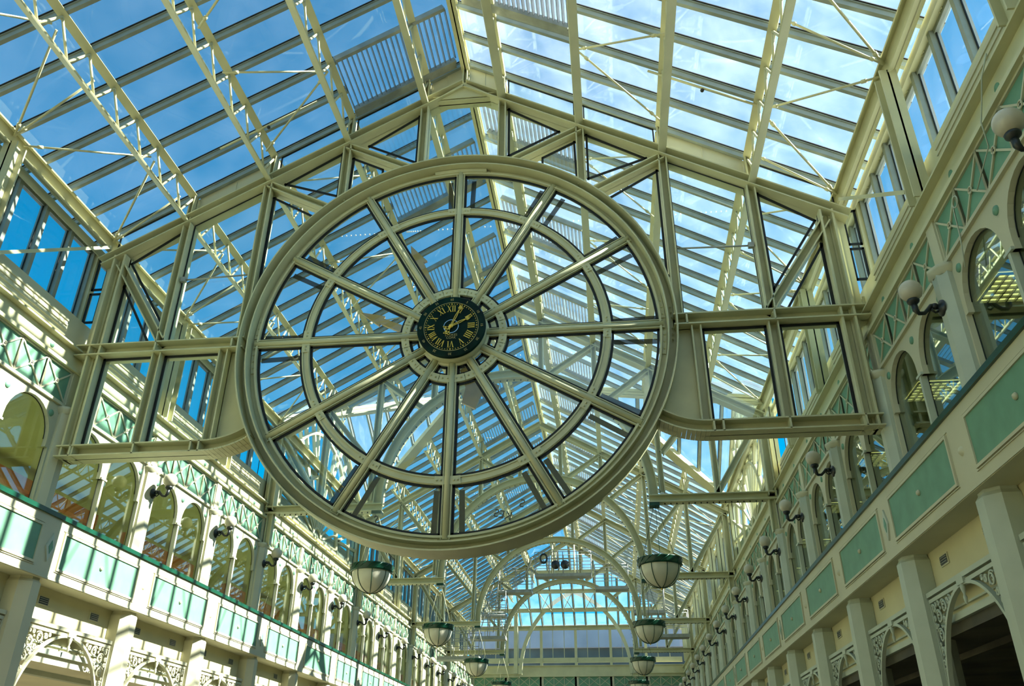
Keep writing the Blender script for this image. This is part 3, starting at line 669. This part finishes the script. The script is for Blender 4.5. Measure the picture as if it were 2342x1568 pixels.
# ------------------------------------------------------------ side walls, bay by bay
def mir(s, mb):
    if s < 0:
        mb.v = [(-x, y, z) for x, y, z in mb.v]; mb.f = [f[::-1] for f in mb.f]
    return mb
NB = 18
def bays(proto, labels, step=2.5, n=NB, skip=()):
    for i in range(1, n):
        if i in skip: continue
        copyt(proto, (0, step*i, 0), labels(i))
wn = [0]
for s in (-1, 1):
    sn = SIDE[s]; y0 = -7.5; cen = y0+1.25
    # arched wall plate per bay (setting)
    m = MB()
    for j in range(NB):
        b = y0+j*2.5
        for yc in (b+.695, b+1.805):
            r = .47; zs = -1.45; N = 14; top = -.88; x0, x1 = 5.74, 5.80
            for i in range(N):
                a, c = pi-pi*i/N, pi-pi*(i+1)/N
                ya, za, yb, zb = yc+r*math.cos(a), zs+r*math.sin(a), yc+r*math.cos(c), zs+r*math.sin(c)
                for x in (x0, x1): m.add([(x, ya, za), (x, yb, zb), (x, yb, top), (x, ya, top)], [(0, 1, 2, 3)])
                m.add([(x0, ya, za), (x0, yb, zb), (x1, yb, zb), (x1, ya, za)], [(0, 1, 2, 3)], True)
        m.box(5.74, 5.8, b, b+.225, -1.56, -.88).box(5.74, 5.8, b+1.165, b+1.335, -1.56, -.88).box(5.74, 5.8, b+2.275, b+2.5, -1.56, -.88)
        m.box(5.735, 5.80, b, b+.17, -2.6, -1.56).box(5.735, 5.80, b+2.33, b+2.5, -2.6, -1.56)
    m.box(5.70, 5.84, y0-5, 37.5, -.91, -.87)
    struct('wall_'+sn+'_arcade', mir(s, m), WALL)
    # windows
    for j in range(NB):
        for w_ in (0, 1):
            wn[0] += 1; b = y0+j*2.5; ya, yb = (b+.17, b+1.22) if w_ == 0 else (b+1.28, b+2.33); yc = b+(.695 if w_ == 0 else 1.805)
            o = struct('window_%d' % wn[0], mir(s, MB().box(5.79, 5.80, ya, yb, -2.55, -1.56)), GASKET, (s*5.8, yc, -2.5))
            fr_ = MB().box(5.793, 5.80, ya, ya+.006, -2.55, -1.56).box(5.793, 5.80, yb-.006, yb, -2.55, -1.56).box(5.78, 5.80, ya, yb, -2.58, -2.55)
            arc_ = [(5.797, yc+.462*math.cos(pi*i/16), -1.45+.462*math.sin(pi*i/16)) for i in range(17)]
            fr_.path(arc_, .005, 5)
            o.data = mir(s, fr_).mesh('window_frame', GASKET, (s*5.8, yc, -2.5))
            gp = [(5.80, yb, -2.56), (5.80, yb, -1.5)]+[(5.80, yc+.5*math.cos(pi*i/12), -1.5+.52*math.sin(pi*i/12)) for i in range(13)]+[(5.80, ya, -1.5), (5.80, ya, -2.56)]
            part('pane', mir(s, MB().prism(gp, (.008, 0, 0))), WGLASS if s > 0 else WGLASS2, o)
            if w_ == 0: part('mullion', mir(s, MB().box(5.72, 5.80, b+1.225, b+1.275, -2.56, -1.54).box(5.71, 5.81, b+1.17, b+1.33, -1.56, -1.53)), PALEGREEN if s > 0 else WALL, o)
    # clerestory windows
    for j in range(NB):
        b = y0+j*2.5
        if 7.4 < b < 14.9: continue
        wn[0] += 1
        m = MB().box(6.05, 6.12, b, b+2.5, 1.86, 1.93).box(6.05, 6.12, b, b+2.5, .56, .62)
        for k in range(4): m.box(6.0, 6.12, b+k*.625-.035, b+k*.625+.035, .56, 1.93)
        o = struct('window_%d' % wn[0], mir(s, m), ALU, (s*6.1, b+1.25, .56))
        m = MB()
        for k in range(4): m.box(6.08, 6.085, b+k*.625+.03, b+k*.625+.595, .62, 1.86)
        part('pane', mir(s, m), CGLASS, o)
        m = MB()
        for k in range(4):
            for e in (.04, .585-.012): m.box(6.065, 6.078, b+k*.625+e, b+k*.625+e+.014, .62, 1.86)
        m.box(6.04, 6.048, b, b+2.5, .56, .585)
        part('gasket', mir(s, m), GASKET, o)
    # upper columns
    t = thing('wall_column', '', 'column', (s*5.62, y0, -2.5), 'upper wall columns')
    m = MB(); m.lathe([(.155, -1.58-.92+.0), (.155, -.98)], (5.75, y0, 0), 8)
    m.v = [((x-5.75)*math.cos(pi/8)-(y-y0)*math.sin(pi/8)+5.75, (x-5.75)*math.sin(pi/8)+(y-y0)*math.cos(pi/8)+y0, z) for x, y, z in m.v]; m.sm = [False]*len(m.f)
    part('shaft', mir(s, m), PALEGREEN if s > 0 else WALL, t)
    part('capital', mir(s, MB().lathe([(.155, -1.02), (.20, -.96), (.20, -.92), (1e-3, -.92)], (5.75, y0, 0), 8)), WALL, t)
    part('upper_strip', mir(s, MB().box(5.70, 5.79, y0-.1, y0+.1, -.92, -.35)), WALL, t)
    lab = lambda i: 'cream octagonal column on the upper %s wall, %s from the camera' % (sn, along(i))
    t['label'] = lab(0); bays(t, lab, n=NB+1)
    # lattice transom
    t = thing('transom_panel', '', 'panel', (s*5.72, cen, -.88), 'green lattice transom panels')
    part('green_board', mir(s, MB().box(5.745, 5.76, y0+.1, y0+2.4, -.88, -.35)), GREEN, t)
    for k in range(4):
        a, c = y0+.1+k*.575, y0+.1+(k+1)*.575; mz = (-.86, -.37); cy = (a+c)/2
        m = MB().bar((5.735, a, mz[0]), (5.735, c, mz[1]), .018, .022, (0, 1, 0)).bar((5.735, a, mz[1]), (5.735, c, mz[0]), .018, .022, (0, 1, 0))
        m.box(5.72, 5.745, a-.02, a+.02, -.88, -.35).box(5.72, 5.745, c-.02, c+.02, -.88, -.35).box(5.72, 5.745, a, c, -.88, -.855).box(5.72, 5.745, a, c, -.375, -.35)
        cf = part('cross_frame', mir(s, m), WALL, t)
        part('rosette', mir(s, MB().path([(5.725, cy+.035*math.cos(2*pi*i/12), -.615+.035*math.sin(2*pi*i/12)) for i in range(13)], .009, 5)), WALL, cf)
    for yy, zz in ((.3, -1.08), (1.25, -1.08), (2.2, -1.08)):
        part('green_boss', mir(s, MB().lathe([(1e-4, -.02), (.045, -.015), (.05, 0)], (5.74, y0+yy, zz), 12, 'x')), GREEN, t)
    for yy in (.65, 1.85):
        part('green_boss', mir(s, MB().lathe([(1e-4, -.015), (.045, -.01), (.05, 0)], (5.762, y0+yy, -.16), 12, 'x')), GREEN, t)
    lab = lambda i: 'green transom panels with cream crosses above the %s pair of %s arched windows' % (along(i), sn)
    t['label'] = lab(0); bays(t, lab)
    # parapet
    PX = 5.42
    t = thing('balcony_parapet', 'continuous cream parapet fascia along the %s side with inset green panels' % sn, 'parapet', (s*PX, 15, -3.33))
    m = MB().box(PX, PX+.08, y0-5, 37.5, -3.33, -2.52).box(PX+.08, 5.76, y0-5, 37.5, -3.33, -3.29).box(PX+.08, 5.76, y0-5, 37.5, -2.6, -2.56).box(PX-.012, PX, y0-5, 37.5, -3.325, -3.305)
    part('fascia', mir(s, m), WALL, t)
    part('handrail', mir(s, MB().box(PX-.03, PX+.12, y0-5, 37.5, -2.53, -2.47)), DGREEN, t, 'dark green handrail')
    for j in range(NB):
        b = y0+j*2.5; a, c = b+.27, b+2.23; zt_, zb = -2.70, -3.16
        g = part('inset_panel', mir(s, MB().box(PX-.006, PX, a, c, zb, zt_)), GREEN, t, 'sage green panel')
        m = MB()
        for (u0, u1, v0, v1) in ((a-.03, c+.03, zt_, zt_+.03), (a-.03, c+.03, zb-.03, zb), (a-.03, a, zb, zt_), (c, c+.03, zb, zt_)): m.box(PX-.022, PX, u0, u1, v0, v1)
        for (u0, u1, v0, v1) in ((a-.05, c+.05, zt_+.042, zt_+.05), (a-.05, c+.05, zb-.05, zb-.042)): m.box(PX-.012, PX, u0, u1, v0, v1)
        part('moulding', mir(s, m), WALL, g)
        part('rosette', mir(s, MB().lathe([(1e-4, -.035), (.02, -.03), (.035, -.012), (.03, 0)], (PX-.005, b+1.25, -2.93), 10, 'x')), WALL, g)
        if j % 3 == 0:
            m = MB().prism([(PX, b, -2.74), (PX, b+.09, -2.93), (PX, b, -3.12), (PX, b-.09, -2.93)], (-.02, 0, 0)); part('diamond_boss', mir(s, m), PALEGREEN, t); part('diamond_inset', mir(s, MB().prism([(PX-.02, b, -2.84), (PX-.02, b+.045, -2.93), (PX-.02, b, -3.02), (PX-.02, b-.045, -2.93)], (-.005, 0, 0))), GREEN, t)
        else: part('oval_boss', mir(s, MB().lathe([(1e-4, -.03), (.03, -.025), (.05, 0)], (PX, b, -2.93), 12, 'x')), WALL, t)
    # lower pillars
    t = thing('arcade_pillar', '', 'pillar', (s*5.66, y0, -7.4), 'lower arcade pillars')
    m = MB().lathe([(.22, -7.4), (.22, -3.40), (.19, -3.36), (.19, -3.33)], (5.66, y0, 0), 8)
    m.v = [((x-5.66)*math.cos(pi/8)-(y-y0)*math.sin(pi/8)+5.66, (x-5.66)*math.sin(pi/8)+(y-y0)*math.cos(pi/8)+y0, z) for x, y, z in m.v]; m.sm = [False]*len(m.f)
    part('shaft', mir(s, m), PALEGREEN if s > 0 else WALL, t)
    part('base', mir(s, MB().box(5.40, 5.92, y0-.26, y0+.26, -7.4, -7.2)), PALEGREEN, t)
    lab = lambda i: 'pale octagonal pillar of the lower %s arcade, %s from the camera' % (sn, along(i))
    t['label'] = lab(0); bays(t, lab, n=NB+1)
    # filigree spandrels
    t = thing('filigree_arch', '', 'bracket', (s*5.66, cen, -5.4), 'filigree arches of the lower arcade')
    xp = 5.64; e0 = y0+.21; e1 = y0+2.29; A = 1.0
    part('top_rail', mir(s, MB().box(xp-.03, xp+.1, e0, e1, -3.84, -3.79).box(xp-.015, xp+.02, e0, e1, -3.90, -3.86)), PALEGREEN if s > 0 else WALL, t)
    arc = [(xp, cen+1.0*math.cos(pi*i/28), -5.05+1.16*math.sin(pi*i/28)) for i in range(29)]
    arc = [(xp, cen+1.0, -5.6)]+arc+[(xp, cen-1.0, -5.6)]; m = MB()
    for i in range(len(arc)-1):
        dd = Vector(arc[i+1])-Vector(arc[i]); m.bar(arc[i], arc[i+1], .05, .035, Vector((1, 0, 0)).cross(dd))
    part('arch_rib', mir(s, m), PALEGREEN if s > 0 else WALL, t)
    for e in (-1, 1):
        sc = MB()
        sc.bar((xp, cen+e*1.035, -5.5), (xp, cen+e*1.035, -3.86), .02, .02, (0, 1, 0))
        def scroll(y, z, r, t0, turns, hand_):
            pts_ = [(xp, cen+e*(y+r*(1-.8*i/22)*math.cos(t0+hand_*turns*2*pi*i/22)), z+r*(1-.8*i/22)*math.sin(t0+hand_*turns*2*pi*i/22)) for i in range(23)]
            sc.path(pts_, .012, 4)
        circ = []
        for q in range(26):
            best = None
            for iy in range(24):
                for iz in range(56):
                    y, z = .40+iy*.027, -3.91-iz*.027
                    if z > -5.05: cl = math.hypot(y, (z+5.05)/1.16)-1.03
                    else: cl = y-1.03
                    cl = min(cl, 1.03-y, -3.9-z)
                    for (cy_, cz_, cr_) in circ: cl = min(cl, math.hypot(y-cy_, z-cz_)-cr_)
                    if best is None or cl > best[2]: best = (y, z, cl)
            if best[2] < .014: break
            circ.append((best[0], best[1], min(best[2], .095)))
        for (y, z, r) in circ:
            scroll(y, z, r*.9, .6, 1.3, 1)
            if r > .04: scroll(y, z, r*.85, pi+.6, .8, -1)
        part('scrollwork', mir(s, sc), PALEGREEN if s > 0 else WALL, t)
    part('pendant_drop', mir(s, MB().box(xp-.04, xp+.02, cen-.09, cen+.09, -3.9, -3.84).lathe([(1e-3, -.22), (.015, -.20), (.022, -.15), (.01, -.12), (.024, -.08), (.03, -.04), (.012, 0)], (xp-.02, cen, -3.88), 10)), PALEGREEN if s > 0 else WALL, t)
    lab = lambda i: 'scrolled filigree arch bracket of the lower %s arcade, %s bay from the camera' % (sn, along(i))
    t['label'] = lab(0); bays(t, lab)
    # vents
    for k in (0, 1):
        yv = y0+.62+k*1.25
        t = thing('air_vent', '', 'vent', (s*5.74, yv, -3.5), 'air vents on the lower walls')
        part('vent_frame', mir(s, MB().box(5.735, 5.75, yv-.12, yv+.12, -3.565, -3.445)), WALL, t)
        m = MB().box(5.730, 5.737, yv-.1, yv+.1, -3.55, -3.46)
        part('vent_slot', mir(s, m), IRON, t)
        m = MB()
        for q in range(3): m.box(5.724, 5.731, yv-.1, yv+.1, -3.535+q*.026, -3.528+q*.026)
        part('vent_slats', mir(s, m), GREYM, t)
        lab = lambda i: '%s small dark vent under the %s parapet, %s bay from the camera' % (['nearer', 'farther'][k], sn, along(i))
        t['label'] = lab(0); bays(t, lab)
    # slatted grilles on the cornice
    m = MB().box(5.82, 5.86, y0+.25, y0+2.1, .03, .44)
    for q in range(5): m.box(5.805, 5.825, y0+.25, y0+2.1, .05+q*.08, .075+q*.08)
    g = single('slatted_grille', mir(s, m), WALL, '', 'grille', (s*5.83, cen, .03), 'slatted grilles on the cornices')
    lab = lambda i: 'white slatted grille on the %s cornice below the windows, %s from the camera' % (sn, along(i))
    g['label'] = lab(0); bays(g, lab, skip=(6, 7, 8))
    # globe lamps
    yl = -7.5; t = thing('globe_wall_lamp', '', 'lamp', (s*5.60, yl, -1.42), 'globe wall lamps')
    part('wall_plate', mir(s, MB().lathe([(1e-4, -.05), (.04, -.05), (.055, -.03), (.085, -.02), (.09, 0)], (5.61, yl, -1.37), 20, 'x')), IRON, t)
    arm = [(5.58, yl, -1.37), (5.54, yl, -1.335), (5.50, yl, -1.335), (5.465, yl, -1.38), (5.42, yl, -1.42), (5.37, yl, -1.42), (5.343, yl, -1.38), (5.34, yl, -1.30)]
    part('bracket_arm', mir(s, MB().path(arm, lambda u: .022 if u < .75 else .032, 8).sphere((5.54, yl, -1.345), .036, 8).path([(5.57, yl, -1.40), (5.53, yl, -1.42), (5.50, yl, -1.39), (5.52, yl, -1.35)], .011, 6)), IRON, t)
    part('cup', mir(s, MB().lathe([(.03, -.05), (.06, -.02), (.065, 0), (.05, .02)], (5.34, yl, -1.265), 20)), IRON, t)
    part('globe', mir(s, MB().sphere((5.34, yl, -1.145), .118, 20)), GLOBE, t)
    lab = lambda i: 'opal globe on black iron wall bracket, %s along the %s wall' % (along(i-(0 if i < 3 else 1)), sn)
    t['label'] = lab(0); bays(t, lab, n=NB, skip=(3,))
# ------------------------------------------------------------ shop interiors
for s in (-1, 1):
    sn = SIDE[s]
    if s < 0:
        for k in range(8):
            y = -4+k*5
            m = MB().box(-8.2, -8.05, y, y+.2, -3.0, -1.2).box(-8.2, -8.05, y+3.6, y+3.8, -3.0, -1.2).box(-8.22, -8.03, y, y+3.8, -1.2, -1.0).box(-8.2, -8.1, y+1.8, y+1.95, -3, -1.2)
            single('shopfront_frame', m, ORANGE, 'orange framed shopfront behind the left arched windows, %s from the camera' % along(k), 'shopfront', (-8.1, y+1.9, -3))
    for k in range(13 if s > 0 else 0):
        y = -2.2+k*2.75
        t = thing('ceiling_light', 'square grid ceiling light inside the %s gallery, %s from the camera' % (sn, along(k)), 'light', (s*6.72, y+.3, -.76))
        part('housing', mir(s, MB().box(6.37, 7.07, y-.04, y+.66, -.79, -.75)), CEIL, t)
        part('diffuser', mir(s, MB().box(6.42, 7.02, y, y+.6, -.80, -.785)), LIGHT, t)
        m = MB()
        for q in range(7): m.box(6.42, 7.02, y+q*.1-.006, y+q*.1+.006, -.83, -.80); m.box(6.42+q*.1-.006, 6.42+q*.1+.006, y, y+.6, -.83, -.80)
        part('grid', mir(s, m), GREYM, t)
    for k in range(9):
        y = -5+k*5
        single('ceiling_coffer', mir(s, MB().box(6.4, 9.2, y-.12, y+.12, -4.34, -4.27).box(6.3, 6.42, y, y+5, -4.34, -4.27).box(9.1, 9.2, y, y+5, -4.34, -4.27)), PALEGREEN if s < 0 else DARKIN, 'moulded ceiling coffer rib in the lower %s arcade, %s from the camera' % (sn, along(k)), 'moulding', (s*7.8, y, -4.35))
        t = thing('arcade_pendant', 'dark pendant light fitting hanging inside the lower %s arcade, %s from the camera' % (sn, along(k)), 'lamp', (s*7.4, y+1.2, -5.2))
        part('ceiling_rose', mir(s, MB().lathe([(.02, -4.40), (.12, -4.36), (.13, -4.27)], (7.4, y+1.2, 0), 14)), IRON, t)
        part('rods', mir(s, MB().tube((7.4, y+1.2, -5.0), (7.4, y+1.2, -4.37), .012, 6).tube((7.3, y+1.2, -5.0), (7.36, y+1.2, -4.37), .008, 6).tube((7.5, y+1.2, -5.0), (7.44, y+1.2, -4.37), .008, 6)), IRON, t)
        part('shade', mir(s, MB().sphere((7.4, y+1.2, -5.12), .14, 12)), GLOBE, t)
# ------------------------------------------------------------ end wall
YE = 37.6
struct('wall_back', MB().box(-6, 6, YE, YE+.3, -7.4, -.9), WALL)
single('end_girder', MB().box(-5.75, 5.75, YE-.12, YE+.2, -.42, .12).box(-5.75, 5.75, YE-.2, YE+.2, .12, .15), CREAM, 'cream girder spanning the far end wall', 'girder', (0, YE, 0))
for k in range(6):
    x = -5.7+k*1.9; t = thing('end_transom_panel', 'green crossed panel high on the far end wall, %s from the left' % ORDS[k], 'panel', (x+.95, YE, -.88))
    part('green_board', MB().box(x+.1, x+1.8, YE-.02, YE+.1, -.88, -.42), GREEN, t)
    for q in range(3):
        a, c = x+.1+q*.567, x+.1+(q+1)*.567
        part('cross_frame', MB().bar((a, YE-.04, -.88), (c, YE-.04, -.44), .02, .025, (1, 0, 0)).bar((a, YE-.04, -.44), (c, YE-.04, -.88), .02, .025, (1, 0, 0)).box(a-.015, a+.015, YE-.05, YE-.02, -.88, -.42), WALL, t)
    part('stile', MB().box(x-.1, x+.1, YE-.06, YE+.1, -.9, -.42), WALL, t)
    part('stile', MB().box(x+1.8, x+1.9, YE-.06, YE+.1, -.9, -.42), WALL, t)
for k in range(6):
    x = -5.7+k*1.9; wn[0] += 1
    o = struct('window_%d' % wn[0], MB().box(x-.07, x+.07, YE-.1, YE+.1, .15, 2.1).box(x, x+1.9, YE-.03, YE+.05, 2.0, 2.1).box(x, x+1.9, YE-.05, YE+.05, .3, .55).box(x+.62, x+.65, YE-.02, YE+.03, .5, 2.1).box(x+1.25, x+1.28, YE-.02, YE+.03, .5, 2.1), CREAM, (x+.95, YE, .15))
    part('pane', MB().box(x+.07, x+1.83, YE, YE+.008, .55, 2.0), CGLASS, o)
single('end_eave_beam', MB().ibeam((-5.8, YE, 2.12), (5.8, YE, 2.12), .2, .3), CREAM, 'cream eave beam above the windows of the far end wall', 'beam', (0, YE, 2.12))
t = thing('neighbouring_building', 'lilac grey clad building seen through the far end windows', 'building', (0, 47, -7.7))
part('wall', MB().box(-7, 7, 44, 56, -7.7, 1.95), mat('grey_facade', (.12, .14, .14), .6, noise=.2, scale=.8), t)
part('roof_band', MB().box(-7.2, 7.2, 43.7, 56.2, 1.95, 3.3), SLATE, t)
# ------------------------------------------------------------ maintenance gantry
t = thing('maintenance_gantry', 'stepped grey maintenance gantry with railings under the far roof', 'gantry', (0, 27, 1.0))
def platform(x0, x1, z, yy=27.0, wd=.6):
    p = part('platform', MB().box(x0, x1, yy-wd/2, yy+wd/2, z-.13, z), GREYM, t); m = MB(); n = max(2, int((x1-x0)/.55))
    for e in (-1, 1):
        yq = yy+e*wd/2
        for i in range(n+1): x = x0+(x1-x0)*i/n; m.tube((x, yq, z), (x, yq, z+.95), .018, 5)
        for h in (.35, .65, .95): m.tube((x0, yq, z+h), (x1, yq, z+h), .016, 5)
    part('railing', m, GREYM, p)
platform(-1.25, 1.25, 2.65); platform(-2.85, -1.4, 1.98); platform(1.4, 2.85, 2.05); platform(-3.9, -2.5, .9, 26.6); platform(3.0, 4.3, .95, 26.6); platform(-3.9, -2.4, -.15, 25.8); platform(-5.0, -3.3, -1.1, 24.5); platform(3.4, 5.2, -.1, 26.2)
m = MB()
for x in (-.5, .5):
    for yy in (26.75, 27.25): m.tube((x, yy, 2.65), (x, yy, 4.1), .03, 6)
for z in (4.1, 3.7, 3.3): m.bar((-.5, 26.75, z), (.5, 26.75, z), .04, .05)
part('centre_cage', m, CREAM, t)
for k, (x, r) in enumerate(((-.32, .19), (.1, .19))): part('floodlight', MB().lathe([(1e-4, -.06), (r, -.04), (r, .06), (1e-4, .1)], (x, 26.6, 3.0), 20, 'y'), IRON, t)
part('cable_coil', MB().path([(-.85+.15*math.cos(2*pi*i/16), 26.65, 3.3+.2*math.sin(2*pi*i/16)) for i in range(17)], .045, 6), IRON, t)
m = MB()
for (xa, za, xb, zb) in ((-3.35, 1.5, -3.9, -.1), (-2.9, 1.5, -2.5, -.1), (-3.0, 2.6, -3.6, -.1), (-1.75, 2.4, -1.3, 3.2), (-3.1, .2, -2.7, 3.0)): m.tube((xa, 26.8, za), (xb, 26, zb), .025, 6)
for i in range(8): m.tube((-3.3+i*.09, 26.7, 1.4-i*.18), (-2.75+i*.05, 26.5, 1.4-i*.18), .014, 5)
part('access_ladder', m, GREYM, t)
# security camera and cable details
for (x, y, z, lb) in ((-3.05, -.75, 3.25, 'tiny dark sprinkler head on a pipe under the left slope'), (3.75, -1.2, 2.95, 'tiny dark sprinkler head on a pipe under the right slope')):
    t = thing('sprinkler_head', lb, 'sprinkler', (x, y, z)); part('pipe', MB().tube((x-.75, y, zr(x-.75)-.14), (x+.75, y, zr(x+.75)-.14), .02, 6), CREAM, t)
    part('nozzle', MB().sphere((x, y, zr(x)-.19), .03, 8), IRON, t)
for pts, lb in (([(5.62, -4.6, .02), (5.60, -4.45, -.12), (5.63, -4.3, -.22), (5.61, -4.2, -.42), (5.66, -4.1, -.62), (5.66, -3.7, -.8)], 'thin loose cable hanging over the right cornice near the globe'),
                ([(5.69, -3.2+.06*math.cos(a_*.6), -.55+.06*math.sin(a_*.6)) for a_ in range(22)]+[(5.69, -3.1, -.9), (5.70, -3.0, -1.2)], 'small coil of thin cable on the right green transom')):
    single('loose_cable', MB().path(pts, .007, 5), PALEGREEN, lb, 'cable', pts[0])
